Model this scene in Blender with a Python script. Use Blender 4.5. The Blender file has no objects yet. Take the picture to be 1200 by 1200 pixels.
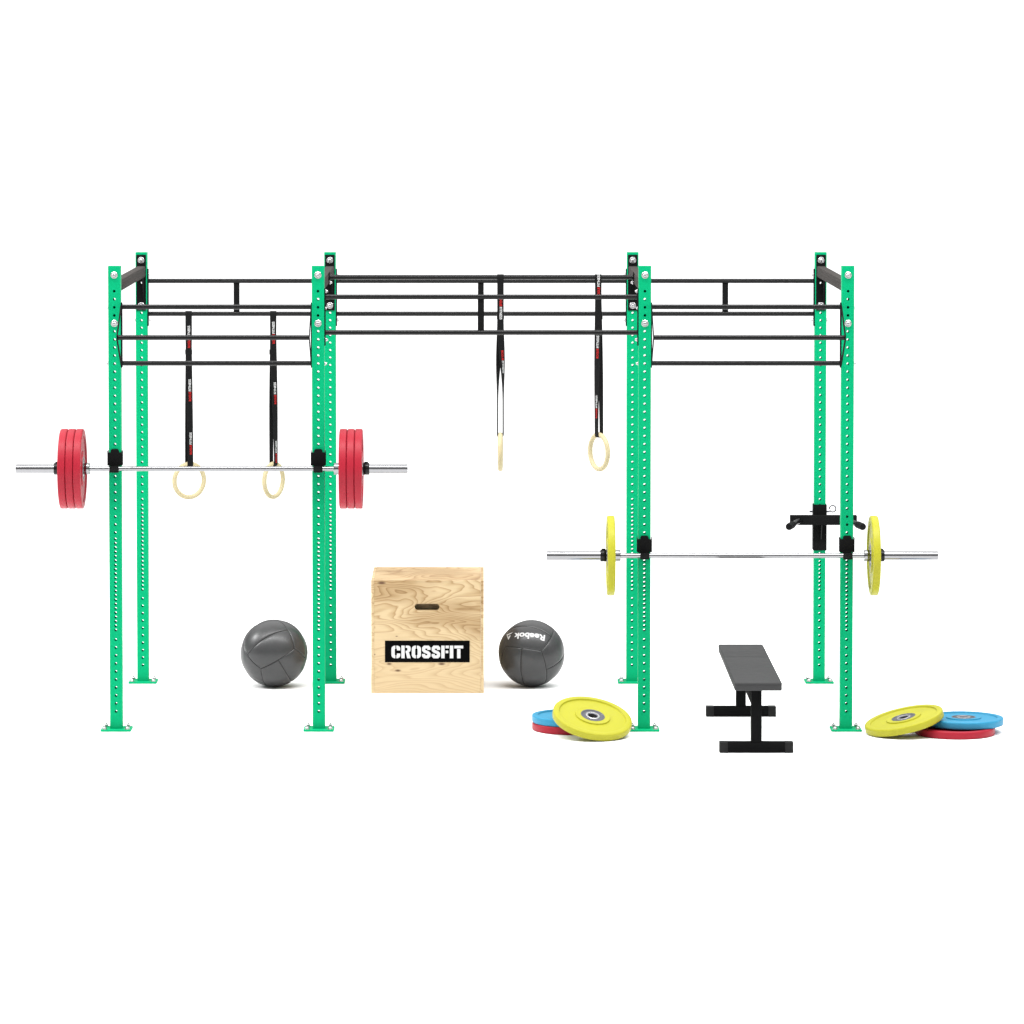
import bpy, bmesh, math, random
from math import pi, sin, cos, radians, sqrt
from mathutils import Vector, Matrix
random.seed(7)
scn = bpy.context.scene
COL = scn.collection

# ------------------------------------------------------------------ helpers
class MB:
    """collects shapes with material slots; build() links ONE mesh object"""
    def __init__(s): s.v = []; s.f = []; s.m = []
    def add(s, vs, fs, mi=0):
        o = len(s.v); s.v += [tuple(v) for v in vs]
        for f in fs: s.f.append(tuple(i + o for i in f)); s.m.append(mi)
        return s
    def bm_add(s, bm, mi=0):
        bm.verts.index_update()
        s.add([v.co.copy() for v in bm.verts], [[v.index for v in f.verts] for f in bm.faces], mi); bm.free(); return s
    def box(s, x0, x1, y0, y1, z0, z1, bev=0.0, mi=0, seg=2, M=None):
        bm = bmesh.new(); bmesh.ops.create_cube(bm, size=1)
        for v in bm.verts:
            v.co = Vector(((x0+x1)/2 + v.co.x*(x1-x0), (y0+y1)/2 + v.co.y*(y1-y0), (z0+z1)/2 + v.co.z*(z1-z0)))
        if bev > 0: bmesh.ops.bevel(bm, geom=bm.edges[:], offset=bev, segments=seg, affect='EDGES', profile=.5)
        if M is not None: bmesh.ops.transform(bm, matrix=M, verts=bm.verts[:])
        return s.bm_add(bm, mi)
    def lathe(s, prof, n=48, M=None, mi=0, closed=False):
        """prof: list of (r, z) turned about local Z"""
        M = M or Matrix(); vs = []; fs = []; k = len(prof)
        for i in range(n):
            a = 2*pi*i/n
            for r, z in prof: vs.append(M @ Vector((r*cos(a), r*sin(a), z)))
        for i in range(n):
            j = (i+1) % n
            for q in range(k if closed else k-1):
                w = (q+1) % k
                fs.append((i*k+q, j*k+q, j*k+w, i*k+w))
        if not closed:
            if prof[0][0] > 1e-6: fs.append(tuple(i*k for i in reversed(range(n))))
            if prof[-1][0] > 1e-6: fs.append(tuple(i*k+k-1 for i in range(n)))
        return s.add(vs, fs, mi)
    def rod(s, p0, p1, r, n=24, bev=0.0, mi=0):
        p0 = Vector(p0); p1 = Vector(p1); d = p1-p0; L = d.length
        M = Matrix.Translation(p0) @ d.to_track_quat('Z', 'Y').to_matrix().to_4x4()
        if bev: prof = [(r-bev, 0), (r, bev), (r, L-bev), (r-bev, L)]
        else: prof = [(r, 0), (r, L)]
        return s.lathe(prof, n, M, mi)
    def prism(s, pts, z0, z1, M=None, mi=0):
        """2D polygon extruded between z0 and z1 in local space, then M"""
        M = M or Matrix(); n = len(pts)
        vs = [M @ Vector((x, y, z0)) for x, y in pts] + [M @ Vector((x, y, z1)) for x, y in pts]
        fs = [tuple(reversed(range(n))), tuple(range(n, 2*n))] + [(i, (i+1) % n, (i+1) % n+n, i+n) for i in range(n)]
        return s.add(vs, fs, mi)
    def sweep(s, pts, r, n=10, mi=0, closed=False):
        vs = []; fs = []; m = len(pts); P = [Vector(p) for p in pts]; up = None
        for i, p in enumerate(P):
            if closed: t = (P[(i+1) % m]-P[i-1]).normalized()
            else: t = (P[min(i+1, m-1)]-P[max(i-1, 0)]).normalized()
            if up is None:
                up = t.orthogonal().normalized()
            up = (up - t*up.dot(t)).normalized(); b = t.cross(up)
            for q in range(n):
                a = 2*pi*q/n; vs.append(p + up*(r*cos(a)) + b*(r*sin(a)))
        for i in range(m if closed else m-1):
            j = (i+1) % m
            for q in range(n): fs.append((i*n+q, i*n+(q+1) % n, j*n+(q+1) % n, j*n+q))
        if not closed: fs += [tuple(reversed(range(n))), tuple(range((m-1)*n, m*n))]
        return s.add(vs, fs, mi)
    def mesh(s, name, mats, smooth=35):
        me = bpy.data.meshes.new(name); me.from_pydata(s.v, [], s.f)
        for m in (mats if isinstance(mats, (list, tuple)) else [mats]): me.materials.append(m)
        me.polygons.foreach_set('material_index', s.m)
        bm = bmesh.new(); bm.from_mesh(me); bmesh.ops.recalc_face_normals(bm, faces=bm.faces); bm.to_mesh(me); bm.free()
        if smooth:
            me.polygons.foreach_set('use_smooth', [True]*len(me.polygons)); me.set_sharp_from_angle(angle=radians(smooth))
        me.update(); return me
    def build(s, name, mats, parent=None, smooth=35, loc=None):
        return link(name, s.mesh(name, mats, smooth), parent, loc)

def link(name, me, parent=None, loc=None):
    o = bpy.data.objects.new(name, me); COL.objects.link(o)
    if parent is not None: o.parent = parent
    if loc is not None: o.location = loc
    return o
def tag(o, label, cat, group=None, kind=None):
    if label: o['label'] = label
    if cat: o['category'] = cat
    if group: o['group'] = group
    if kind: o['kind'] = kind
    return o
def empty(name, loc, label, cat, group=None, rot=None):
    o = bpy.data.objects.new(name, None); COL.objects.link(o); o.location = loc; o.empty_display_size = .05
    if rot is not None: o.rotation_euler = rot
    return tag(o, label, cat, group)
def copy_tree(o, parent=None):
    c = o.copy(); COL.objects.link(c)
    if parent is not None: c.parent = parent
    for ch in list(o.children): copy_tree(ch, c)
    return c

def text_shape(body, bold=0.0, ext=0.0):
    """letter outlines of the built-in font as (verts, faces), x from 0, y from 0, unit cap height"""
    cu = bpy.data.curves.new('lettering', 'FONT'); cu.body = body; cu.size = 1; cu.offset = bold; cu.resolution_u = 4
    ob = bpy.data.objects.new('lettering', cu); COL.objects.link(ob)
    dg = bpy.context.evaluated_depsgraph_get(); me = bpy.data.meshes.new_from_object(ob.evaluated_get(dg))
    vs = [v.co.copy() for v in me.vertices]; fs = [tuple(p.vertices) for p in me.polygons]
    bpy.data.objects.remove(ob); bpy.data.meshes.remove(me); bpy.data.curves.remove(cu)
    x0 = min(v.x for v in vs); x1 = max(v.x for v in vs); y0 = min(v.y for v in vs); y1 = max(v.y for v in vs)
    return [((v.x-x0)/(x1-x0), (v.y-y0)/(y1-y0)) for v in vs], fs

# ------------------------------------------------------------------ materials
def mat(name, col, rough=.5, metal=0.0, coat=0.0, spec=.5, k=.8):
    col = [c*k for c in col]; spec *= k
    m = bpy.data.materials.new(name); m.use_nodes = True; b = m.node_tree.nodes['Principled BSDF']
    b.inputs['Base Color'].default_value = (*col, 1); b.inputs['Roughness'].default_value = rough
    b.inputs['Metallic'].default_value = metal; b.inputs['Coat Weight'].default_value = coat
    b.inputs['Specular IOR Level'].default_value = spec
    return m
def N(m, t, **kw):
    n = m.node_tree.nodes.new(t)
    for k, v in kw.items(): setattr(n, k, v)
    return n
def vary(m, scale=30, amt=.12, bump=0.0, bscale=400, rough_amt=.1):
    """procedural break-up: fine tone mottling, roughness variation and a grain bump"""
    nt = m.node_tree; L = nt.links.new; b = nt.nodes['Principled BSDF']; col = b.inputs['Base Color'].default_value[:]
    tc = N(m, 'ShaderNodeTexCoord'); no = N(m, 'ShaderNodeTexNoise'); no.inputs['Scale'].default_value = scale; no.inputs['Detail'].default_value = 5
    L(tc.outputs['Object'], no.inputs['Vector'])
    mx = N(m, 'ShaderNodeMix', data_type='RGBA')
    mx.inputs[6].default_value = (*[c*(1-amt) for c in col[:3]], 1); mx.inputs[7].default_value = (*[min(1, c*(1+amt)) for c in col[:3]], 1)
    L(no.outputs['Fac'], mx.inputs[0]); L(mx.outputs[2], b.inputs['Base Color'])
    r = b.inputs['Roughness'].default_value
    mr = N(m, 'ShaderNodeMapRange'); mr.inputs['To Min'].default_value = max(.02, r-rough_amt); mr.inputs['To Max'].default_value = min(1, r+rough_amt)
    L(no.outputs['Fac'], mr.inputs['Value']); L(mr.outputs['Result'], b.inputs['Roughness'])
    if bump:
        n2 = N(m, 'ShaderNodeTexNoise'); n2.inputs['Scale'].default_value = bscale; n2.inputs['Detail'].default_value = 3
        L(tc.outputs['Object'], n2.inputs['Vector'])
        bp = N(m, 'ShaderNodeBump'); bp.inputs['Strength'].default_value = bump; bp.inputs['Distance'].default_value = .002
        L(n2.outputs['Fac'], bp.inputs['Height']); L(bp.outputs['Normal'], b.inputs['Normal'])
    return m
GREEN = vary(mat('green_powder_coat', (.0005, .365, .152), .5, spec=.07), 160, .16, .15, 500)
BLACK = vary(mat('black_gloss_powder_coat', (.0050, .0050, .0054), .24, spec=.24), 8, .05, rough_amt=.02)
MATTE = vary(mat('black_matte_powder_coat', (.0085, .0085, .0088), .75, spec=.03), 40, .2, .1, 500)
DARKST = vary(mat('dark_steel_beam', (.062, .057, .054), .8, spec=.02), 20, .3, .05, 300)
ZINC = vary(mat('zinc_bolt', (.55, .54, .55), .28, .85), 80, .1)
CHROME = vary(mat('chrome', (.30, .30, .31), .06, 1.0), 15, .04, rough_amt=.03)
RUBBERK = vary(mat('black_rubber', (.005, .005, .0054), .5, spec=.13), 60, .2, .1, 300)
RED = vary(mat('red_bumper_rubber', (.345, .013, .028), .42, spec=.22), 25, .08, .12, 350)
YEL = vary(mat('yellow_bumper_rubber', (.40, .385, .024), .42, spec=.22), 25, .05, .12, 350)
BLUE = vary(mat('blue_bumper_rubber', (.030, .25, .42), .42, spec=.22), 25, .08, .12, 350)
HUB = vary(mat('steel_hub', (.115, .115, .135), .35, .5), 40, .15)
GREYV = vary(mat('grey_vinyl', (.054, .054, .055), .62, spec=.10), 20, .06, .12, 500)
BALLV = vary(mat('charcoal_leatherette', (.040, .040, .041), .34), 9, .08, .06, 200)
SEAM = mat('ball_seam', (.013, .013, .013), .7, spec=.1)
WEB = vary(mat('black_webbing', (.006, .006, .0065), .7, spec=.12), 200, .2, .3, 900)
WHITE = mat('white_print', (.62, .62, .62), .6)
REDP = mat('red_print', (.55, .015, .015), .6, spec=.2)
SIGN = vary(mat('black_print', (.002, .002, .002), .6, spec=.03), 60, .2)
CAP = vary(mat('grey_plastic_cap', (.018, .018, .018), .5, spec=.15), 40, .15)
RINGW = vary(mat('birch_ring', (.52, .445, .265), .42, spec=.3), 30, .10, .08, 300)

def floor_mat():
    return vary(mat('white_paper_sweep', (.90, .90, .90), .9, spec=.1, k=1), 3, .01, rough_amt=.02)

def ply(name, knots, seed, k=.72):
    m = mat(name, (.6, .42, .22), .55); nt = m.node_tree; L = nt.links.new; b = nt.nodes['Principled BSDF']
    tc = N(m, 'ShaderNodeTexCoord')
    mp = N(m, 'ShaderNodeMapping'); mp.inputs['Scale'].default_value = (1.25, 1.25, 4.8); mp.inputs['Location'].default_value = (seed, seed*.7, seed*.3)
    L(tc.outputs['Object'], mp.inputs['Vector'])
    n1 = N(m, 'ShaderNodeTexNoise'); n1.inputs['Scale'].default_value = .95; n1.inputs['Detail'].default_value = 2.7; n1.inputs['Roughness'].default_value = .44; n1.inputs['Distortion'].default_value = .35
    L(mp.outputs['Vector'], n1.inputs['Vector'])
    # contour lines of a stretched height field: the cathedral figure of rotary-cut pine veneer
    mu = N(m, 'ShaderNodeMath', operation='MULTIPLY'); mu.inputs[1].default_value = 27; L(n1.outputs['Fac'], mu.inputs[0])
    sp = N(m, 'ShaderNodeSeparateXYZ'); L(tc.outputs['Object'], sp.inputs['Vector'])
    ml = N(m, 'ShaderNodeMath', operation='MULTIPLY_ADD'); ml.inputs[1].default_value = 19; L(sp.outputs['Z'], ml.inputs[0]); L(mu.outputs[0], ml.inputs[2])
    fr = N(m, 'ShaderNodeMath', operation='FRACT'); L(ml.outputs[0], fr.inputs[0])
    cr = N(m, 'ShaderNodeValToRGB'); e = cr.color_ramp.elements
    e[0].position = 0; e[0].color = (.69*k, .52*k, .305*k, 1); e[1].position = 1; e[1].color = (.68*k, .51*k, .295*k, 1)
    for p, c in ((.40, (.67, .505, .29)), (.74, (.56, .395, .205)), (.90, (.43, .275, .125)), (.95, (.58, .41, .22))):
        x = e.new(p); x.color = (*[q*k for q in c], 1)
    L(fr.outputs[0], cr.inputs['Fac'])
    # the figure is bold in the upper part of the sheet and calmer below
    zf = N(m, 'ShaderNodeMapRange'); zf.inputs['From Min'].default_value = .18; zf.inputs['From Max'].default_value = .46; zf.inputs['To Min'].default_value = .45; zf.inputs['To Max'].default_value = 1
    L(sp.outputs['Z'], zf.inputs['Value'])
    ml2 = N(m, 'ShaderNodeMix', data_type='RGBA'); ml2.inputs[6].default_value = (.68*k, .515*k, .30*k, 1); L(zf.outputs['Result'], ml2.inputs[0]); L(cr.outputs['Color'], ml2.inputs[7])
    # broad tone drift
    n3 = N(m, 'ShaderNodeTexNoise'); n3.inputs['Scale'].default_value = 1.2; L(mp.outputs['Vector'], n3.inputs['Vector'])
    m3 = N(m, 'ShaderNodeMix', data_type='RGBA', blend_type='MULTIPLY'); m3.inputs[0].default_value = .8
    c3 = N(m, 'ShaderNodeValToRGB'); c3.color_ramp.elements[0].position = .35; c3.color_ramp.elements[0].color = (.66, .57, .46, 1); c3.color_ramp.elements[1].position = .52; c3.color_ramp.elements[1].color = (1, 1, 1, 1)
    zz = N(m, 'ShaderNodeMath', operation='MULTIPLY_ADD'); zz.inputs[1].default_value = -.42; L(sp.outputs['Z'], zz.inputs[0]); ad = N(m, 'ShaderNodeMath', operation='ADD'); ad.inputs[1].default_value = .17; L(n3.outputs['Fac'], ad.inputs[0]); L(ad.outputs[0], zz.inputs[2]); L(zz.outputs[0], c3.inputs['Fac']); L(ml2.outputs[2], m3.inputs[6]); L(c3.outputs['Color'], m3.inputs[7])
    # fine fibres
    mp2 = N(m, 'ShaderNodeMapping'); mp2.inputs['Scale'].default_value = (6, 6, 160); L(tc.outputs['Object'], mp2.inputs['Vector'])
    n2 = N(m, 'ShaderNodeTexNoise'); n2.inputs['Scale'].default_value = 1.5; n2.inputs['Detail'].default_value = 4; L(mp2.outputs['Vector'], n2.inputs['Vector'])
    mr = N(m, 'ShaderNodeMapRange'); mr.inputs['To Min'].default_value = .84; mr.inputs['To Max'].default_value = 1.12; L(n2.outputs['Fac'], mr.inputs['Value'])
    m2 = N(m, 'ShaderNodeVectorMath', operation='SCALE'); L(m3.outputs[2], m2.inputs[0]); L(mr.outputs['Result'], m2.inputs['Scale'])
    out = m2.outputs[0]
    for (x, y, z, r) in knots:
        wn = N(m, 'ShaderNodeVectorMath', operation='SUBTRACT'); wn.inputs[1].default_value = (x, y, z); L(tc.outputs['Object'], wn.inputs[0])
        sc = N(m, 'ShaderNodeVectorMath', operation='MULTIPLY'); sc.inputs[1].default_value = (.6, .6, 1.5); L(wn.outputs[0], sc.inputs[0])
        ln = N(m, 'ShaderNodeVectorMath', operation='LENGTH'); L(sc.outputs[0], ln.inputs[0])
        kr = N(m, 'ShaderNodeMapRange'); kr.inputs['From Min'].default_value = r*.35; kr.inputs['From Max'].default_value = r; kr.inputs['To Min'].default_value = .9; kr.inputs['To Max'].default_value = 0
        L(ln.outputs['Value'], kr.inputs['Value'])
        mk = N(m, 'ShaderNodeMix', data_type='RGBA'); mk.inputs[7].default_value = (.075, .028, .012, 1)
        L(kr.outputs['Result'], mk.inputs[0]); L(out, mk.inputs[6]); out = mk.outputs[2]
    L(out, b.inputs['Base Color'])
    bp = N(m, 'ShaderNodeBump'); bp.inputs['Strength'].default_value = .15; bp.inputs['Distance'].default_value = .002
    L(n2.outputs['Fac'], bp.inputs['Height']); L(bp.outputs['Normal'], b.inputs['Normal'])
    return m

# ------------------------------------------------------------------ rack
PX = [-2.0626, -.9133, .9314, 2.0775]; W = .070; D = 1.9188; H = 2.637
HOLES = [.110 + .0455*i for i in range(10)] + [.574 + .02467*i for i in range(22)] + [1.128 + .0456*i for i in range(31)]
HOLES = [z for z in HOLES if z < 2.51 and abs(z-2.314) > .012]

def perforated(mb, x0, x1, y0, y1, z0, z1, holes, r, bolts=()):
    """plate of thickness y0..y1 pierced by round holes"""
    hs = sorted(holes); xc = (x0+x1)/2; edges = [z0]
    for a, b in zip(hs, hs[1:]): edges.append((a+b)/2)
    edges.append(min(z1, hs[-1]+.023)); n = 16
    first = max(z0, hs[0]-.023); edges[0] = first
    def quad(a, b):
        mb.add([(x0, y0, a), (x1, y0, a), (x1, y0, b), (x0, y0, b), (x0, y1, a), (x1, y1, a), (x1, y1, b), (x0, y1, b)], [(0, 1, 2, 3), (7, 6, 5, 4)])
    if first > z0: quad(z0, first)
    if edges[-1] < z1: quad(edges[-1], z1)
    for i, hz in enumerate(hs):
        a, b = edges[i], edges[i+1]; vs = []; per = []
        c = [(x1, a), (x1, b), (x0, b), (x0, a)]
        for q in range(4):
            p, w = c[q], c[(q+1) % 4]
            for t in range(4): per.append((p[0]+(w[0]-p[0])*t/4, p[1]+(w[1]-p[1])*t/4))
        circ = [(xc + r*cos(-pi/4+2*pi*t/16), hz + r*sin(-pi/4+2*pi*t/16)) for t in range(16)]
        for y in (y0, y1):
            vs += [(p[0], y, p[1]) for p in per] + [(p[0], y, p[1]) for p in circ]
        fs = []
        for t in range(16):
            u = (t+1) % 16
            fs += [(t, u, 16+u, 16+t), (32+u, 32+t, 48+t, 48+u), (16+t, 16+u, 48+u, 48+t)]
        mb.add(vs, fs)
def weld_build(mb, name, m, parent=None):
    me = bpy.data.meshes.new(name); me.from_pydata(mb.v, [], mb.f)
    bm = bmesh.new(); bm.from_mesh(me); bmesh.ops.remove_doubles(bm, verts=bm.verts, dist=1e-5)
    bmesh.ops.recalc_face_normals(bm, faces=bm.faces); bm.to_mesh(me); bm.free(); me.materials.append(m)
    return me

up = MB(); t = .003; c_ = .004
perforated(up, -W/2+c_, W/2-c_, 0, t, .012, H, HOLES, .0077)
perforated(up, -W/2+c_, W/2-c_, W-t, W, .012, H, HOLES, .0077)
for s in (-1, 1):   # side walls with rounded corners, open at the top of the tube
    pts = []
    for k in range(5):
        a = pi/2*k/4; pts.append((s*(W/2-c_+c_*sin(a)), c_-c_*cos(a)))
    for k in range(5):
        a = pi/2*k/4; pts.append((s*(W/2-c_+c_*cos(a)), W-c_+c_*sin(a)))
    inner = [(s*(W/2-c_), W-t), (s*(W/2-t-.0005), W-t-.001), (s*(W/2-t-.0005), t+.001), (s*(W/2-c_), t)]
    poly = pts + inner
    up.prism(poly, .012, H)
up.box(-W/2+t+.001, W/2-t-.001, t+.0002, W-t-.0002, H-.012, H-.001)      # end cap
up_mesh = weld_build(up, 'upright', GREEN); up_mesh.polygons.foreach_set('use_smooth', [True]*len(up_mesh.polygons)); up_mesh.set_sharp_from_angle(angle=radians(30))

bp = MB(); bp.box(-.086, .086, -.042, .112, 0, .012, .002, seg=1)
base_mesh = bp.mesh('base_plate', GREEN)
ab = MB()
ab.lathe([(.0, .0122), (.0155, .0122), (.0155, .0150), (.0155, .0152)], 20)
ab.lathe([(.0105, .0152), (.0118, .0165), (.0118, .0235), (.0100, .0255), (.0, .0255)], 6)
ab.lathe([(.006, .0256), (.006, .029), (.005, .031), (0, .031)], 12)
anchor_mesh = ab.mesh('anchor_bolt', ZINC)
def bolt_mesh(r=.0195):
    b = MB()   # dome head on a washer, axis +Z away from the surface
    b.lathe([(r, 0), (r, .0025), (r-.002, .004), (r*.66, .004)], 32)
    b.lathe([(r*.64, .0041), (r*.62, .0075), (r*.5, .0115), (r*.3, .0138), (r*.26, .0138), (r*.26, .0085), (0, .0085)], 32)
    return b.mesh('bolt', ZINC)
BOLT = bolt_mesh(); SBOLT = bolt_mesh(.0125)
FRONT = Matrix.Rotation(radians(90), 4, 'X')          # +Z -> -Y
def put_bolt(me, p, axis, parent):
    o = link('bolt', me, parent, p)
    o.rotation_euler = {'-y': (radians(90), 0, 0), '+y': (radians(-90), 0, 0), '+x': (0, radians(90), 0), '-x': (0, radians(-90), 0)}[axis]
    return o

rack = empty('pull_up_rig', (0, 0, 0), 'large free-standing pull-up rig with eight green perforated posts and black crossbars', 'pull-up rig')
for i, x in enumerate(PX):
    for row in (0, 1):
        u = link('upright', up_mesh, rack, (x, row*D, 0))
        link('base_plate', base_mesh, u)
        for sx in (-1, 1):
            for py in (-.018, .088):
                a = link('anchor_bolt', anchor_mesh, u, (sx*.064, py, 0))
        if row == 0:
            for z in (2.587, 2.314): put_bolt(BOLT, (0, -.0004, z), '-y', u)
        else:
            for z in (2.590, 2.314): put_bolt(BOLT, (0, -.0066, z), '-y', u)

# bracket plates of the depth beams
def bracket(mb, yp, s):
    """plate on a post face with one see-through hole, and a gusset; s=+1 plate faces away from post toward +y"""
    y0, y1 = (yp, yp+.006) if s > 0 else (yp-.006, yp)
    m2 = MB(); perforated(m2, -.029, .029, y0, y1, 2.283, 2.623, [2.451], .0077)
    mb.add(m2.v, m2.f)
    for (a, b, c, d) in ((-.029, -.029, y0, y1), (.029, .029, y0, y1)):
        mb.add([(a, c, 2.283), (a, d, 2.283), (a, d, 2.623), (a, c, 2.623)], [(0, 1, 2, 3)])
    for z in (2.283, 2.623):
        mb.add([(-.029, y0, z), (.029, y0, z), (.029, y1, z), (-.029, y1, z)], [(0, 1, 2, 3)])
    yy = y1 if s > 0 else y0
    e = .12*s
    v = [(yy, 2.486), (yy+e, 2.486), (yy+e*.35, 2.40), (yy, 2.335)]
    xs = 0.012
    mb.add([(xs, a, z) for a, z in v] + [(xs+.005, a, z) for a, z in v], [(0, 1, 2, 3), (7, 6, 5, 4), (0, 1, 5, 4), (1, 2, 6, 5), (2, 3, 7, 6)])
bmf = MB(); bracket(bmf, W+.0005, 1); mf = bmf.mesh('bracket_plate', MATTE, 30)
bmb = MB(); bracket(bmb, D-.0005, -1); mbk = bmb.mesh('bracket_plate', MATTE, 30)
bb = MB(); bb.box(-.025, .025, W+.007, D-.007, 2.4885, 2.5535, .004)
for k, z in enumerate((2.505, 2.537)):     # raised strips added for the reflection stripes on both beam sides
    for s in (-1, 1): bb.box(s*.025-.0015, s*.025+.0015, W+.01, D-.01, z-.006, z+.006, .001, seg=1)
beam_mesh = bb.mesh('depth_beam', DARKST)
for x in PX:
    b = link('depth_beam', beam_mesh, rack, (x, 0, 0))
    link('bracket_plate', mf, b); link('bracket_plate', mbk, b)

TR = .0138
def xbar(x0, x1, y, z, name='pull_up_bar'):
    m = MB(); L = x1-x0; m.rod((-L/2, 0, 0), (L/2, 0, 0), TR, 24)
    return m.build(name, BLACK, rack, loc=((x0+x1)/2, y, z))
ZT, ZL = 2.4620, 2.2612
YB = D+.035; YM = D/2+.03
bays = [(PX[0], PX[1]), (PX[1], PX[2]), (PX[2], PX[3])]
def side_plate(x, s, y, z0, z1, bolts, far):
    """thin mounting plate on the side of a post; s = direction into the bay"""
    m = MB(); m.box(-.003, .003, -.026, .026, z0-(z0+z1)/2, z1-(z0+z1)/2, .0015, seg=1)
    xo = x + s*(W/2+.0035)
    p = m.build('mounting_plate', MATTE, rack, loc=(xo, y, (z0+z1)/2))
    for z in bolts:
        put_bolt(SBOLT, (s*.0032, 0, z-(z0+z1)/2), '+x' if s > 0 else '-x', p)
        put_bolt(SBOLT, (-s*(W+.0040), 0, z-(z0+z1)/2), '-x' if s > 0 else '+x', p) if far else None
    return p
IN = W/2+.0065
for bi, (xa, xb) in enumerate(bays):
    for z in (ZT, ZL): xbar(xa+IN, xb-IN, YB, z)
    m = MB(); m.box(-.018, .018, -.004, .004, -(ZT-ZL)/2, (ZT-ZL)/2, .001, seg=1)
    m.build('centre_plate', MATTE, rack, loc=([-1.484, .006, 1.497][bi], YB, (ZT+ZL)/2))
    for x, s in ((xa, 1), (xb, -1)): side_plate(x, s, YB, 2.187, 2.536, (2.500, 2.222), bi != 1 and x in (PX[0], PX[3]))
# middle bay, front: two bars on straight plates with a centre plate
xa, xb = bays[1]
for z in (ZT, 2.2605): xbar(xa+IN, xb-IN, .035, z)
m = MB(); m.box(-.018, .018, -.004, .004, -.1, .1, .001, seg=1); m.build('centre_plate', MATTE, rack, loc=(.006, .035, 2.361))
for x, s in ((xa, 1), (xb, -1)): side_plate(x, s, .035, 2.186, 2.510, (2.494, 2.220), False)
# middle bay, mid-depth bar between the two inner beams
xbar(xa+.031, xb-.031, YM, 2.529)
for x, s in ((xa, 1), (xb, -1)):
    m = MB(); m.box(-.0025, .0025, -.035, .035, -.045, .03, .0015, seg=1)
    p = m.build('mounting_plate', MATTE, rack, loc=(x+s*.0295, YM, 2.529)); put_bolt(SBOLT, (s*.003, 0, -.030), '+x' if s > 0 else '-x', p)
# outer bays, front: bars carried by forward-pointing V brackets
for (xa, xb) in (bays[0], bays[2]):
    xbar(xa+IN, xb-IN, .035, 2.4055); xbar(xa+IN, xb-IN, .035, 2.0865); xbar(xa+IN-.003, xb-IN+.003, -.25, 2.249)
    for x, s in ((xa, 1), (xb, -1)):
        p = side_plate(x, s, .035, 2.062, 2.430, (), False)
        for z in (2.399, 2.085):
            put_bolt(SBOLT, (-s*(W+.0040), 0, z-2.246), '-x' if s > 0 else '+x', p)
        v = MB()
        for za, zb in ((.1595, .003), (-.1595, .003)):
            a = Vector((0, -.012, za)); b = Vector((0, -.285, zb))
            d = (b-a).normalized(); n = Vector((0, -d.z, d.y))*.013
            v.add([a+n+Vector((-.0025, 0, 0)), b+n+Vector((-.0025, 0, 0)), b-n+Vector((-.0025, 0, 0)), a-n+Vector((-.0025, 0, 0)),
                   a+n+Vector((.0025, 0, 0)), b+n+Vector((.0025, 0, 0)), b-n+Vector((.0025, 0, 0)), a-n+Vector((.0025, 0, 0))],
                  [(0, 1, 2, 3), (7, 6, 5, 4), (0, 1, 5, 4), (1, 2, 6, 5), (2, 3, 7, 6), (3, 0, 4, 7)])
        v.build('bar_bracket', MATTE, rack, loc=(x+s*(W/2+.0030), 0, 2.246), smooth=0)

# ------------------------------------------------------------------ bar hooks
hb = MB()
hb.box(-.0425, .0425, -.009, -.001, 0, .0740, .0008, seg=1)                       # back plate above the bar
for s in (-1, 1): hb.box(s*.0425-.003 if s > 0 else -.0425, s*.0425 if s > 0 else -.0395, -.0093, .045, 0, .0835, .001, seg=1)
pts = [(-.0235, .0), (.0235, 0), (.0235, .010), (.020, .017), (.014, .020), (-.014, .020), (-.020, .017), (-.0235, .010)]
hb.prism(pts, .0012, .0088, Matrix.Translation((0, 0, .0735)) @ FRONT)     # rounded ear on top
hb.box(-.026, .026, -.0092, -.0012, -.034, .002, .001, seg=1)
hook_body = hb.mesh('back_plate', MATTE)
lp = MB(); lp.box(-.026, .026, -.074, -.0094, -.0345, -.0285, .002); lp.box(-.026, .026, -.074, -.066, -.0285, .001, .003)
hook_lip = lp.mesh('cradle', RUBBERK)
pn = MB(); pn.rod((0, -.02, .035), (0, .0, .035), .004); hook_pin = None
HOOKS = [(PX[0], 1.495, 'black bar hook on the leftmost front post, carrying the bar with red plates'),
         (PX[1], 1.495, 'black bar hook beside the right-hand stack of red plates'),
         (PX[2], 1.003, 'black bar hook on the front post nearest the left yellow plate of the loaded bar'),
         (PX[3], 1.003, 'black bar hook just below the dip handles, carrying the bar with yellow plates')]
for x, z, lab in HOOKS:
    h = empty('bar_hook', (x, 0, z+.0148), lab, 'bar hook', 'bar hooks on the front posts')
    link('back_plate', hook_body, h); link('cradle', hook_lip, h)

# ------------------------------------------------------------------ barbells
BY = -.0455
def barbell(cx, z, label):
    e = empty('barbell', (cx, BY, z), label, 'barbell', 'barbells on the rig')
    m = MB(); m.rod((-.69, 0, 0), (.69, 0, 0), .0138, 32); m.build('shaft', CHROME, e)
    for s in (-1, 1):
        q = MB(); M = Matrix.Rotation(s*pi/2, 4, 'Y')
        q.lathe([(.0138, .688), (.030, .688), (.0335, .691), (.0335, .7185), (.0315, .7205), (.0250, .7205), (.0250, 1.1025), (.0235, 1.105), (.017, 1.105), (.0165, 1.1035), (.0, 1.1035)], 48, M)
        q.build('sleeve', CHROME, e)
    return e
barbell(-1.5125, 1.495, 'chrome barbell loaded with red plates across the left bay')
barbell(1.482, 1.003, 'chrome barbell loaded with yellow plates across the right bay')

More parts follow.
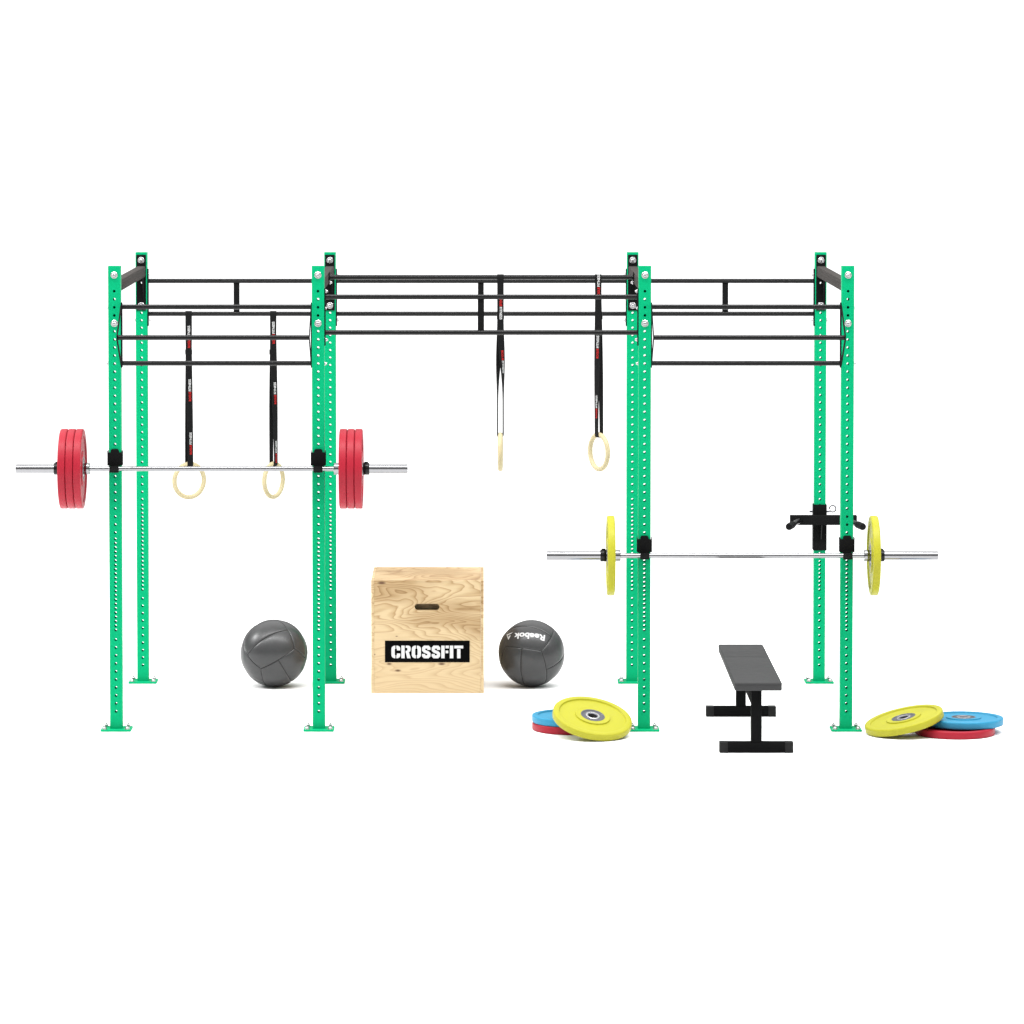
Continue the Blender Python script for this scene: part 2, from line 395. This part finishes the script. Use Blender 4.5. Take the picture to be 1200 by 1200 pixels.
# ------------------------------------------------------------------ bumper plates
R0, T0 = .2255, .0430
def plate_meshes(m, name):
    h = T0/2; b = MB()
    half = [(.0685, h-.0015), (.088, h-.0015), (.092, h-.0005), (.098, h-.0005), (.1005, h-.0075), (.1885, h-.0085), (.1925, h-.0010), (.197, h), (.214, h), (.2215, h-.0012), (.2248, h-.0050), (R0, h-.010)]
    prof = half + [(r, -z) for r, z in reversed(half)]
    b.lathe(prof, 96, closed=True)
    body = b.mesh('rubber_disc', m, 40)
    q = MB()
    hh = [(.0256, h-.0045), (.0300, h-.0015), (.0330, h-.0010), (.0395, h-.0010), (.0420, h-.0035), (.0580, h-.0035), (.0600, h-.0010), (.0684, h-.0010)]
    q.lathe(hh + [(r, -z) for r, z in reversed(hh)], 64, closed=True)
    for sg in (-1, 1): q.lathe([(.0300, sg*(h-.0012)), (.0325, sg*(h-.0002)), (.0385, sg*(h-.0002)), (.0405, sg*(h-.0016)), (.035, sg*(h-.0030))], 64, mi=1, closed=True)
    return body, q.mesh('steel_hub', [HUB, ZINC], 40)
PM = {k: plate_meshes(m, k) for k, m in (('red', RED), ('yellow', YEL), ('blue', BLUE))}
def bumper(col, loc, rotq, label, group):
    e = empty('bumper_plate', loc, label, 'weight plate', group)
    e.rotation_mode = 'QUATERNION'; e.rotation_quaternion = rotq
    link('rubber_disc', PM[col][0], e); link('steel_hub', PM[col][1], e)
    return e
QX = Matrix.Rotation(pi/2, 3, 'Y').to_quaternion()
names = ['innermost', 'middle', 'outermost']
for s, side in ((-1, 'left'), (1, 'right')):
    for k in range(3):
        bumper('red', (-1.5125+s*(.7215+T0/2+k*(T0+.0007)), BY, 1.495), QX, '%s of the three red bumper plates on the %s end of the upper barbell' % (names[k], side), 'red plates on the barbell')
    bumper('yellow', (1.482+s*(.7215+T0/2), BY, 1.003), QX, ('yellow bumper plate on the lower barbell, ' + ('standing clear left of the posts' if s < 0 else 'next to the dip handles')), 'yellow plates on the barbell')
def qn(n): return Vector((0, 0, 1)).rotation_difference(Vector(n).normalized())
Z1 = T0/2+.0005
bumper('red', (.522, .055, Z1), qn((0, 0, 1)), 'red bumper plate flat on the floor under the half-hidden blue one, left pile', 'plates lying on the floor')
bumper('blue', (.521, .058, Z1+T0+.0005), qn((0, 0, 1)), 'blue bumper plate of the left pile, mostly hidden behind the tilted yellow plate', 'plates lying on the floor')
n = Vector((.165, -.32, .935)).normalized()
tc_ = Vector((.635, -.214, .1220)); bumper('yellow', tc_-n*(T0/2), qn(n), 'yellow bumper plate leaning over a blue and a red plate beside the third post foot', 'plates lying on the floor')
bumper('red', (2.682, -.110, Z1), qn((0, 0, 1)), 'red bumper plate at the bottom of the rightmost pile', 'plates lying on the floor')
bumper('blue', (2.738, -.040, Z1+T0+.0005), qn((0, 0, 1)), 'blue bumper plate on top of a red one, hub fully visible', 'plates lying on the floor')
n = Vector((-.234, -.084, .969)).normalized()
tc_ = Vector((2.389, -.125, .0985)); bumper('yellow', tc_-n*(T0/2), qn(n), 'yellow bumper plate with its right edge propped on the rightmost blue plate', 'plates lying on the floor')
# collars
def collar(w):
    m = MB(); m.lathe([(.0253, 0), (.0325, 0), (.034, .002), (.034, w-.002), (.0325, w), (.0253, w)], 40, Matrix.Rotation(pi/2, 4, 'Y'), closed=True)
    return m.mesh('ring_body', BLACK, 40)
def latch(w):
    m = MB(); m.box(w*.2, w*.8, -.010, .010, .0335, .0395, .0015); return m.mesh('latch', RUBBERK)
for cx, z, nn, wt, desc in ((-1.5125, 1.495, 3, 'red', ('clamping the left red stack', 'clamping the right red stack')), (1.482, 1.003, 1, 'yellow', ('outside the left yellow plate', 'outside the right yellow plate'))):
    for s in (-1, 1):
        w = .036
        x = .7215 + nn*(T0+.0007) + .0006
        e = empty('bar_collar', (cx+(x if s > 0 else -x-w), BY, z), 'black collar %s on the chrome sleeve' % desc[0 if s < 0 else 1], 'bar collar', 'collars on the barbells')
        link('ring_body', collar(w), e); link('latch', latch(w), e)

# ------------------------------------------------------------------ dip attachment
dx = PX[3]
dip = empty('dip_attachment', (dx, D, .815), 'black V-handled dip attachment sleeved on the rightmost rear post', 'dip bar')
m = MB(); m.box(-.041, -.037, -.012, .078, 0, .282, .0015, seg=1); m.box(.037, .041, -.012, .078, 0, .282, .0015, seg=1); m.box(-.037, .037, -.012, -.006, 0, .282, .001, seg=1); m.box(-.037, .037, .072, .078, 0, .282, .001, seg=1)
m.build('sleeve', MATTE, dip)
m = MB(); m.box(1.892-dx, 2.298-dx, -.070, -.0125, .162, .220, .003); m.build('crossbeam', MATTE, dip)
def lv(X, Y, Z): return Vector((X-dx, Y-D, Z-.815))
for a, b in ((lv(1.948, D-.0705, 1.006), lv(1.851, D-.52, 1.015)), (lv(2.243, D-.0705, 1.006), lv(2.292, D-.52, 1.015))):
    m = MB(); m.rod(a, b, .0165, 24); h = m.build('handle', BLACK, dip)
    d = (b-a).normalized(); q = MB(); q.rod(b-d*.16, b+d*.006, .0205, 28, .004)
    for k in range(9): c = b-d*(.012+.016*k); q.rod(c-d*.002, c+d*.002, .0216, 28, .0008)
    q.build('grip', RUBBERK, h)
m = MB(); m.rod((-.062, .035, .235), (.062, .035, .235), .006, 16, .001)
m.sweep([(.058+.002*k*0 + .022 + .020*cos(radians(a)), .035, .236+.016+.020*sin(radians(a))) for k, a in enumerate(range(-150, 200, 20))], .0038, 8)
m.build('locking_pin', HUB, dip)
m = MB()
m.add([(.004, -.0126, .16), (.010, -.0126, .16), (.010, -.060, .16), (.004, -.060, .16), (.004, -.0126, .07), (.010, -.0126, .07)], [(0, 1, 2, 3), (0, 4, 5, 1), (3, 2, 5, 4), (0, 3, 4), (1, 5, 2)])
m.build('gusset', BLACK, dip, smooth=0)

# ------------------------------------------------------------------ gymnastic rings
RM, RT = .1020, .0142
def smooth01(t): t = max(0, min(1, t)); return t*t*(3-2*t)
TX_ROGUE = text_shape('ROGUE', .02); TX_FIT = text_shape('FITNESS', .02)
def gym_ring(x, y, zbar, zc, phi, label, marks, flip, drift=0.0, t1=1.0, t0=0.0, strap_phi=None):
    sp_ = phi if strap_phi is None else strap_phi
    """strap looped over the bar at (y, zbar); ring centre zc; phi: how far strap and ring have turned"""
    root = empty('gymnastic_ring', (x, y, zc), label, 'gymnastic ring', 'gymnastic rings hanging from the rig')
    zr = zc+RM                     # ring tube centre at its top
    def frame(z):
        th = sp_*smooth01(((zbar-z)/(zbar-zr)-t0)/(t1-t0))
        return Vector((cos(th), sin(th), 0)), Vector((sin(th), -cos(th), 0)), Vector((drift*(zbar-z)/(zbar-zr), 0, 0))
    a1, a2 = TR+.0022, RT+.0024
    path = []
    for k in range(13):            # over the bar, front to back reversed later
        a = pi*k/12; path.append((-a1*cos(a), zbar+a1*sin(a)))
    for k in range(1, 60):
        t = k/60; path.append((a1+(a2-a1)*t, zbar+(zr-zbar)*t))
    for k in range(13):
        a = pi*k/12; path.append((a2*cos(a), zr-a2*sin(a)))
    for k in range(1, 60):
        t = k/60; path.append((-(a2+(a1-a2)*t), zr+(zbar-zr)*t))
    m = MB(); vs = []; n = len(path); hw = .019; th = .0016
    for i, (o, z) in enumerate(path):
        o2, z2 = path[(i+1) % n]; o1, z1 = path[i-1]
        d = Vector((o2-o1, z2-z1)).normalized(); nrm = Vector((-d.y, d.x))
        w, f, dr = frame(z)
        for sx, sn in ((-1, 1), (1, 1), (1, -1), (-1, -1)):
            p = w*(sx*hw) + f*(o + nrm.x*sn*th) + dr + Vector((0, 0, z + nrm.y*sn*th))
            vs.append((p.x, p.y, p.z-zc))
    fs = []
    for i in range(n):
        j = (i+1) % n
        for q in range(4): fs.append((i*4+q, i*4+(q+1) % 4, j*4+(q+1) % 4, j*4+q))
    m.add(vs, fs); strap = m.build('strap', WEB, root, 40)
    # printed words: red word then white word along the strap
    for zm in marks:
        for shp, mt, l0, l1 in ((TX_ROGUE, REDP, 0, .057), (TX_FIT, WHITE, .061, .134)):
            T = MB(); vv = []
            for (u, v) in shp[0]:
                s_ = l0+(l1-l0)*u
                if flip: z = zm+.134-s_; cx_ = (v-.5)*.0150
                else: z = zm+s_; cx_ = -(v-.5)*.0150
                w, f, dr = frame(z); tt = (zbar-z)/(zbar-zr); off = a1+(a2-a1)*max(0, tt) + .0024
                p = w*(cx_+.002) + f*off + dr + Vector((0, 0, z)); vv.append((p.x, p.y, p.z-zc))
            T.add(vv, shp[1]); T.build('print', mt, strap, smooth=0)
    # buckle
    zb = zbar - .235; w, f, dr = frame(zb); M3 = Matrix((w, -f, Vector((0, 0, 1)))).transposed().to_4x4()
    B = MB(); M = Matrix.Translation(f*(-(a1+.008)) + dr + Vector((0, 0, zb-zc))) @ M3
    B.box(-.0215, .0215, -.005, .005, -.015, .015, .002, M=M); B.box(-.018, .018, .005, .009, -.011, .004, .001, seg=1, M=M)
    B.build('buckle', BLACK, strap)
    w, f, dr = frame(zr); w = Vector((cos(phi), sin(phi), 0))
    r = MB(); pts = [(dr + w*(RM*cos(a)) + Vector((0, 0, RM*sin(a)))) for a in [2*pi*k/72 for k in range(72)]]
    r.sweep(pts, RT, 16, closed=True); r.build('wooden_ring', RINGW, root, 60)
gym_ring(-1.777, YB, ZL, 1.240, radians(32), 'pale wooden ring on a black strap, the one hanging furthest left, facing nearly front', (2.055, 1.728, 1.402), False, 0)
gym_ring(-1.261, YB, ZL, 1.242, radians(59), 'pale wooden ring turned half sideways, second from the left, seen just above the upper barbell', (2.080, 1.710, 1.350), False, 0)
gym_ring(.121, YM, 2.529, 1.500, radians(88.6), 'pale wooden ring seen edge-on as a thin stick in the middle bay', (2.282, 1.965), True, 0, t0=.25, t1=.80, strap_phi=radians(82.5))
gym_ring(.695, YM, 2.529, 1.500, radians(-61), 'pale wooden ring hanging freely furthest right, left of the third front post', (2.414, 2.053, 1.700), False, .006)

# ------------------------------------------------------------------ wooden box
BX0, BX1, BY0, BY1, BZ = -.654, .024, 1.478, 2.183, .6836; P_ = .018
cx_ = (BX0+BX1)/2
box = empty('plyometric_box', (cx_, BY0, 0), 'tall pale plywood jump box with a hand slot and a black CROSSFIT sign', 'jump box')
hw = (BX1-BX0)/2
PF = ply('plywood_front', [(-.23, 0, .178, .012), (.085, 0, .178, .016), (-.178, 0, .138, .014), (-.185, 0, .345, .006), (-.325, 0, .235, .010), (.333, 0, .155, .010), (.330, 0, .215, .007), (-.275, 0, .668, .018), (.333, 0, .36, .007), (-.335, 0, .095, .007)], 3.1)
PT = ply('plywood_top', [], 8.3); PS = ply('plywood_side', [], 5.7)
# front panel with a real slot
m = MB(); fz0, fz1 = 0, BZ-.0006; sx0, sx1, sz0, sz1 = -.392-cx_, -.243-cx_, .503, .542; rr = (sz1-sz0)/2
slot = []
for k in range(9): a = -pi/2+pi*k/8; slot.append((sx1-rr+rr*cos(a), (sz0+sz1)/2+rr*sin(a)))
for k in range(9): a = pi/2+pi*k/8; slot.append((sx0+rr+rr*cos(a), (sz0+sz1)/2+rr*sin(a)))
hwf = hw-P_-.0004
rect = []
for k in range(9): rect.append((hwf, fz0+(fz1-fz0)*k/8))
for k in range(9): rect.append((-hwf, fz1-(fz1-fz0)*k/8))
vs = []
for y in (0, P_): vs += [(x, y, z) for x, z in rect] + [(x, y, z) for x, z in slot]
fs = []
for k in range(18):
    j = (k+1) % 18
    fs += [(k, j, 18+j, 18+k), (36+j, 36+k, 54+k, 54+j), (18+k, 18+j, 54+j, 54+k), (j, k, 36+k, 36+j)]
m.add(vs, fs); fpan = m.build('front_panel', PF, box, smooth=0)
for s in (-1, 1):
    m = MB(); m.box(min(s*(hw-P_), s*hw), max(s*(hw-P_), s*hw), 0.0008, BY1-BY0, 0, BZ-.0006, .0012, seg=1); m.build('side_panel', PS, box)
m = MB(); m.box(-hwf, hwf, BY1-BY0-P_, BY1-BY0-.0005, 0, BZ-P_-.0005, .0008, seg=1); m.build('back_panel', PS, box)
m = MB(); m.box(-hwf, hwf, P_+.0004, BY1-BY0, BZ-P_, BZ, .0008, seg=1); m.build('top_panel', PT, box)
m = MB(); m.box(-hwf, hwf, P_+.0004, BY1-BY0-P_-.0004, .0, P_, 0); m.build('bottom_panel', PS, box)
m = MB(); m.box(-hwf, hwf, .075, .093, P_+.0005, BZ-P_-.0005, 0); m.build('inner_panel', PS, box)
m = MB(); m.box(-.571-cx_, -.061-cx_, -.0014, -.0002, .188, .319, 0); sign = m.build('sign', SIGN, fpan, smooth=0)
# stencil lettering
def rr_half(w, side, gap, y0=0, y1=1, s=.25, hs=.22, R=.26, cut=None):
    """half of a rounded ring letter; side -1 left, +1 right"""
    def path(x_in, ya, yb, r):
        pts = [(gap/2, yb)]
        for k in range(6): a = pi/2-pi/2*k/5; pts.append((x_in-r+r*cos(a), yb-r+r*sin(a)))
        for k in range(6): a = -pi/2*k/5; pts.append((x_in-r+r*cos(a), ya+r+r*sin(a)))
        pts.append((gap/2, ya)); return pts
    out = path(w/2, y0, y1, min(R, (y1-y0)/2)); inn = path(w/2-s, y0+hs, y1-hs, min(.09, (y1-y0)/2-hs-.001))
    poly = out + inn[::-1]
    return [(w/2+side*x, y) for x, y in poly]
def boxp(x0, x1, y0, y1): return [(x0, y0), (x1, y0), (x1, y1), (x0, y1)]
def stroke(pts, t):
    L = []; Rr = []; P = [Vector(p) for p in pts]
    for i, p in enumerate(P):
        if i == 0: d = (P[1]-p).normalized(); nn = Vector((-d.y, d.x))*t/2
        elif i == len(P)-1: d = (p-P[i-1]).normalized(); nn = Vector((-d.y, d.x))*t/2
        else:
            d1 = (p-P[i-1]).normalized(); d2 = (P[i+1]-p).normalized(); b = Vector((-(d1+d2).y, (d1+d2).x)).normalized()
            nn = b*(t/2/max(.45, b.dot(Vector((-d1.y, d1.x)))))
        L.append(p+nn); Rr.append(p-nn)
    return [[tuple(L[i]), tuple(L[i+1]), tuple(Rr[i+1]), tuple(Rr[i])] for i in range(len(P)-1)]
g = .07
def L_C():
    w = .66; r1 = [(x, y) for x, y in rr_half(w, 1, g)]
    top = [(w/2+g/2, 1), (w-.2, 1), (w-.08, .95), (w, .82), (w, .62), (w-.25, .62), (w-.25, .74), (w-.3, .78), (w/2+g/2, .78)]
    bot = [(x, 1-y) for x, y in top]
    return w, [rr_half(w, -1, g), top, bot]
def L_R():
    w = .70
    b = [(.25+g, 1), (w-.16, 1), (w-.05, .95), (w-.01, .84), (w-.01, .64), (w-.05, .54), (w-.14, .48), (w, 0), (w-.26, 0), (w-.36, .43), (.25+g, .43), (.25+g, .60), (w-.28, .60), (w-.25, .64), (w-.25, .80), (w-.28, .82), (.25+g, .82)]
    return w, [boxp(0, .25, 0, 1), b]
def L_O(): return .68, [rr_half(.68, -1, g), rr_half(.68, 1, g)]
def L_S():
    w = .64
    return w, stroke([(w-.12, .66), (w-.12, .80), (w-.19, .885), (.2, .885), (.125, .80), (.125, .64), (.2, .555), (w-.2, .445), (w-.125, .36), (w-.125, .2), (w-.2, .115), (.19, .115), (.12, .2), (.12, .34)], .235)
def L_F(): return .56, [boxp(0, .25, 0, 1), boxp(.25+g, .56, .78, 1), boxp(.25+g, .52, .40, .61)]
def L_I(): return .26, [boxp(0, .26, 0, 1)]
def L_T(): return .66, [boxp(.205, .455, 0, .74), boxp(0, .66, .78, 1)]
letters = [L_C, L_R, L_O, L_S, L_S, L_F, L_I, L_T]
items = [f() for f in letters]; tot = sum(w for w, _ in items)+.075*7
tx0, tx1, tz0, tz1 = -.532-cx_, -.100-cx_, .2125, .2890
for (w, polys), xo in zip(items, [sum(items[k][0]+.075 for k in range(i)) for i in range(8)]):
    m = MB()
    for p in polys:
        q = [(tx0+(xo+x)/tot*(tx1-tx0), tz0+y*(tz1-tz0)) for x, y in p]
        m.add([(x, -.0022, z) for x, z in q], [tuple(range(len(q)))])
    m.build('letter', WHITE, sign, smooth=0)

# ------------------------------------------------------------------ medicine balls
def ball(cx, cy, r, corner, edge_axis, edge_ang, chir, label):
    """stitched ball: six cube-faces each halved by a seam. corner: image direction (x right, y up, z to viewer) of one seam corner"""
    e = empty('medicine_ball', (cx, cy, r), label, 'medicine ball', 'medicine balls on the floor')
    base = [-45, -44.6, -43.9, -42.5, -40] + [-37+3.4*k for k in range(10)] + [-3.6, -1.1, -.4, 0]
    ang = sorted(set([round(a, 3) for a in base] + [round(-a, 3) for a in base])); n = len(ang)
    seamw = .75
    # local frame -> world
    loc_k = Vector((1, 1, 1)).normalized(); ax = Vector([-1 if i == edge_axis else 0 for i in range(3)])
    la = (ax-loc_k*ax.dot(loc_k)).normalized(); lb = loc_k.cross(la)
    el = radians(8)       # line of sight falls about 8 degrees
    RT_ = Vector((1, 0, 0)); UP_ = Vector((0, sin(el), cos(el))); VW = Vector((0, -cos(el), sin(el)))
    def img(x, y, z): return RT_*x + UP_*y + VW*z
    K = img(*corner).normalized(); a = radians(edge_ang); e2 = img(cos(a), sin(a), 0)
    # edge direction perpendicular to K whose image direction is edge_ang
    nrm = img(-sin(a), cos(a), 0); A = nrm.cross(K).normalized()
    if A.dot(e2) < 0: A = -A
    B = K.cross(A)
    Rm = Matrix((A, B, K)).transposed() @ Matrix((la, lb, loc_k))
    m = MB()
    for axis in range(3):
        for sgn in (-1, 1):
            i1, i2 = (axis+1) % 3, (axis+2) % 3
            split_on = i2 if chir > 0 else i1      # the seam runs parallel to the other axis
            vs = []
            for u in ang:
                for v in ang:
                    d = [0, 0, 0]; d[axis] = sgn; d[i1] = math.tan(radians(u)); d[i2] = math.tan(radians(v)); d = Vector(d).normalized()
                    sp = u if split_on == i1 else v; ot = v if split_on == i1 else u
                    ds = min(45-abs(u), 45-abs(v), abs(sp))
                    groove = .0030*math.exp(-(ds/.75)**2)/.2
                    puff = .016*(1-((abs(sp)-22.5)/22.5)**2)*(1-(ot/45)**2)
                    rad = r*(1-.008+puff-groove)
                    vs.append(Rm @ (d*rad))
            fs = {0: [], 1: []}
            for p in range(n-1):
                for q in range(n-1):
                    uc = (ang[p]+ang[p+1])/2; vc = (ang[q]+ang[q+1])/2; sp = uc if split_on == i1 else vc
                    ds = min(45-abs(uc), 45-abs(vc), abs(sp))
                    fs[1 if ds < .36 else 0].append((p*n+q, (p+1)*n+q, (p+1)*n+q+1, p*n+q+1))
            o = len(m.v); m.v += [tuple(v) for v in vs]
            for mi in (0, 1):
                for f in fs[mi]: m.f.append(tuple(i+o for i in f)); m.m.append(mi)
    me = bpy.data.meshes.new('cover'); me.from_pydata(m.v, [], m.f); me.materials.append(BALLV); me.materials.append(SEAM)
    me.polygons.foreach_set('material_index', m.m)
    bm = bmesh.new(); bm.from_mesh(me); bmesh.ops.remove_doubles(bm, verts=bm.verts, dist=1e-5); bmesh.ops.recalc_face_normals(bm, faces=bm.faces); bm.to_mesh(me); bm.free()
    me.polygons.foreach_set('use_smooth', [True]*len(me.polygons)); cov = link('cover', me, e)
    return e, cov, img
# left ball
ball(-1.2515, 1.765, .2049, (-.35, -.47, .81), 2, 21, 1, 'plain charcoal medicine ball with stitched panels, left of the jump box')
e2_, cov2, img2 = ball(.3145, 1.776, .2024, (.296, .06, .953), 2-0, 169, -1, 'charcoal medicine ball with upside-down white Reebok lettering, right of the jump box')
# lettering laid on the ball's surface
def on_ball(r, c, ang, pts, faces, mt, name, parent):
    K = img2(*c).normalized(); a = radians(ang); T = img2(cos(a), sin(a), 0); T = (T-K*T.dot(K)).normalized(); Nn = K.cross(T)
    m = MB(); m.add([K*(r*cos(u)*cos(v)) + T*(r*sin(u)*cos(v)) + Nn*(r*sin(v)) for u, v in pts], faces); return m.build(name, mt, parent, smooth=0)
def subdiv(vs, fs):
    bm = bmesh.new(); V = [bm.verts.new((x, y, 0)) for x, y in vs]
    for f in fs:
        try: bm.faces.new([V[i] for i in f])
        except ValueError: pass
    bmesh.ops.triangulate(bm, faces=bm.faces[:])
    bmesh.ops.subdivide_edges(bm, edges=[e for e in bm.edges if e.calc_length() > .04], cuts=1, use_grid_fill=True)
    bm.verts.index_update(); r = [(v.co.x, v.co.y) for v in bm.verts], [tuple(v.index for v in f.verts) for f in bm.faces]; bm.free(); return r
rv, rf = text_shape('Reebok', .033)
rv = [(x*1.0, y*.21) for x, y in rv]; rv, rf = subdiv(rv, rf)
TR_ = .2024*1.0135
cT = (-.16, .53, .83)
on_ball(TR_, cT, 172, [(-.56+x*.96, -.085-.10*(x-.45)**2+y) for x, y in rv], rf, WHITE, 'lettering', cov2)
tri = [(.465, -.17), (.735, -.17), (.60, .07)]; cxx, cyy = .60, -.09
inn = [(cxx+(x-cxx)*.40, cyy+(y-cyy)*.40) for x, y in tri]
gap_ = [(tri[0], tri[1], inn[1], inn[0]), (tri[1], tri[2], inn[2], inn[1])]
l3 = (tri[2], tuple(tri[2][k]*.45+tri[0][k]*.55 for k in range(2)), tuple(inn[2][k]*.45+inn[0][k]*.55 for k in range(2)), inn[2])
vv = []; ff = []
for q in gap_+[l3]: ff.append(tuple(range(len(vv), len(vv)+4))); vv += q
on_ball(TR_, cT, 172, vv, ff, WHITE, 'emblem', cov2)

# ------------------------------------------------------------------ flat bench
bench = empty('flat_bench', (1.5165, -.8, 0), 'low flat weight bench with grey padded top and black steel feet', 'weight bench')
def bl(x0, x1, y0, y1, z0, z1, *a, **k): return (x0-1.5165, x1-1.5165, y0+.8, y1+.8, z0, z1)
m = MB(); m.box(*bl(1.388, 1.646, -.935, .650, .362, .4075), .008, seg=3); pad = m.build('pad', GREYV, bench)
m = MB()   # piping seam round the pad
x0, x1, y0, y1 = 1.388-1.5165-.0005, 1.646-1.5165+.0005, -.935+.8-.0005, .650+.8+.0005
for z in (.3995,):
    m.sweep([(x0+.006, y0, z), (x1-.006, y0, z), (x1, y0+.006, z), (x1, y1-.006, z), (x1-.006, y1, z), (x0+.006, y1, z), (x0, y1-.006, z), (x0, y0+.006, z)], .0016, 8, closed=True)
m.build('piping', GREYV, pad)
for (yf, xl, xr) in ((-.80, 1.3145, 1.719), (.532, 1.311, 1.717)):
    xm = (xl+xr)/2
    m = MB(); m.box(*bl(xl+.004, xr-.004, yf, yf+.058, .003, .0585), .003); ft = m.build('foot', MATTE, bench)
    for s in (-1, 1):
        xa, xb = (xl, xl+.046) if s < 0 else (xr-.046, xr)
        m = MB(); m.box(*bl(xa, xb, yf-.0012, yf+.0592, 0, .0597), .003); m.build('end_cap', CAP, ft)
    m = MB(); m.box(*bl(xm-.0285, xm+.0285, yf+.002, yf+.056, .0587, .356), .003); m.build('leg', MATTE, bench)
m = MB(); m.box(*bl(1.488, 1.545, -.743, .533, .263, .318), .003); m.build('spine', MATTE, bench)
for yf in (-.80, .532):
    m = MB(); m.box(*bl(1.42, 1.614, yf+.004, yf+.054, .3562, .3618), .001, seg=1); m.build('pad_plate', BLACK, bench)

# ------------------------------------------------------------------ floor, light, camera
m = MB(); m.add([(-60, -60, 0), (60, -60, 0), (60, 160, 0), (-60, 160, 0)], [(0, 1, 2, 3)])
fl = m.build('floor', floor_mat(), smooth=0); tag(fl, 'seamless white studio floor under everything', 'floor', kind='structure')

w = bpy.data.worlds.new('World'); scn.world = w; w.use_nodes = True; nt = w.node_tree; L = nt.links.new
bg = nt.nodes['Background']
tc = nt.nodes.new('ShaderNodeTexCoord'); sp = nt.nodes.new('ShaderNodeSeparateXYZ'); L(tc.outputs['Generated'], sp.inputs['Vector'])
def ramp(src, pts):
    cr = nt.nodes.new('ShaderNodeValToRGB'); e = cr.color_ramp.elements
    e[0].position, e[0].color = pts[0][0], (pts[0][1],)*3+(1,); e[1].position, e[1].color = pts[-1][0], (pts[-1][1],)*3+(1,)
    for p, c in pts[1:-1]: q = e.new(p); q.color = (c,)*3+(1,)
    L(src, cr.inputs['Fac']); return cr.outputs['Color']
# white cyclorama behind, bright overhead soft light, camera side darkened to give the chrome contrast
fy = nt.nodes.new('ShaderNodeMapRange'); fy.inputs['From Min'].default_value = -1; fy.inputs['From Max'].default_value = 1; L(sp.outputs['Y'], fy.inputs['Value'])
back = ramp(fy.outputs['Result'], [(0, .10), (.30, .14), (.55, .31), (1, .31)])
over = ramp(sp.outputs['Z'], [(0, 0), (.20, .0), (.45, .14), (.75, .31), (1, .36)])
ad = nt.nodes.new('ShaderNodeMix'); ad.data_type = 'RGBA'; ad.blend_type = 'ADD'; ad.inputs[0].default_value = 1
ad.clamp_result = False
low = ramp(sp.outputs['Z'], [(0, 1), (.05, 1), (.11, .12), (1, .12)])  # dark band added above the backdrop, so bars reflect a dark top edge
mb_ = nt.nodes.new('ShaderNodeMix'); mb_.data_type = 'RGBA'; mb_.blend_type = 'MULTIPLY'; mb_.inputs[0].default_value = 1; L(back, mb_.inputs[6]); L(low, mb_.inputs[7])
L(mb_.outputs[2], ad.inputs[6]); L(over, ad.inputs[7]); L(ad.outputs[2], bg.inputs['Color']); bg.inputs['Strength'].default_value = 4.0

def area(name, loc, target, size, power):
    ld = bpy.data.lights.new(name, 'AREA'); ld.shape = 'RECTANGLE'; ld.size, ld.size_y = size; ld.energy = power
    o = bpy.data.objects.new(name, ld); COL.objects.link(o); o.location = loc
    o.rotation_euler = (Vector(target)-Vector(loc)).to_track_quat('-Z', 'Y').to_euler(); return o
area('softbox', (-9.2, 2.2, 6.6), (-.6, 1.2, .8), (2.2, 2.2), 420)
area('overhead_strip', (.3, -2.0, 8.5), (.3, .2, 0), (17.0, .7), 1050)

cd = bpy.data.cameras.new('Camera'); cam = bpy.data.objects.new('Camera', cd); COL.objects.link(cam)
cam.location = (0, -24, 3.6852); cam.rotation_euler = (pi/2-.051465, 0, 0)
cd.sensor_width = 36; cd.sensor_fit = 'HORIZONTAL'; cd.lens = 4992/1200*36
cd.shift_x = (600-562.327)/1200; cd.shift_y = -(600-351.014)/1200; cd.clip_end = 400; cd.clip_start = .5
scn.camera = cam
vs_ = scn.view_settings; vs_.view_transform = 'Standard'; vs_.look = 'None'; vs_.gamma = 1; vs_.use_curve_mapping = False; vs_.exposure = .53
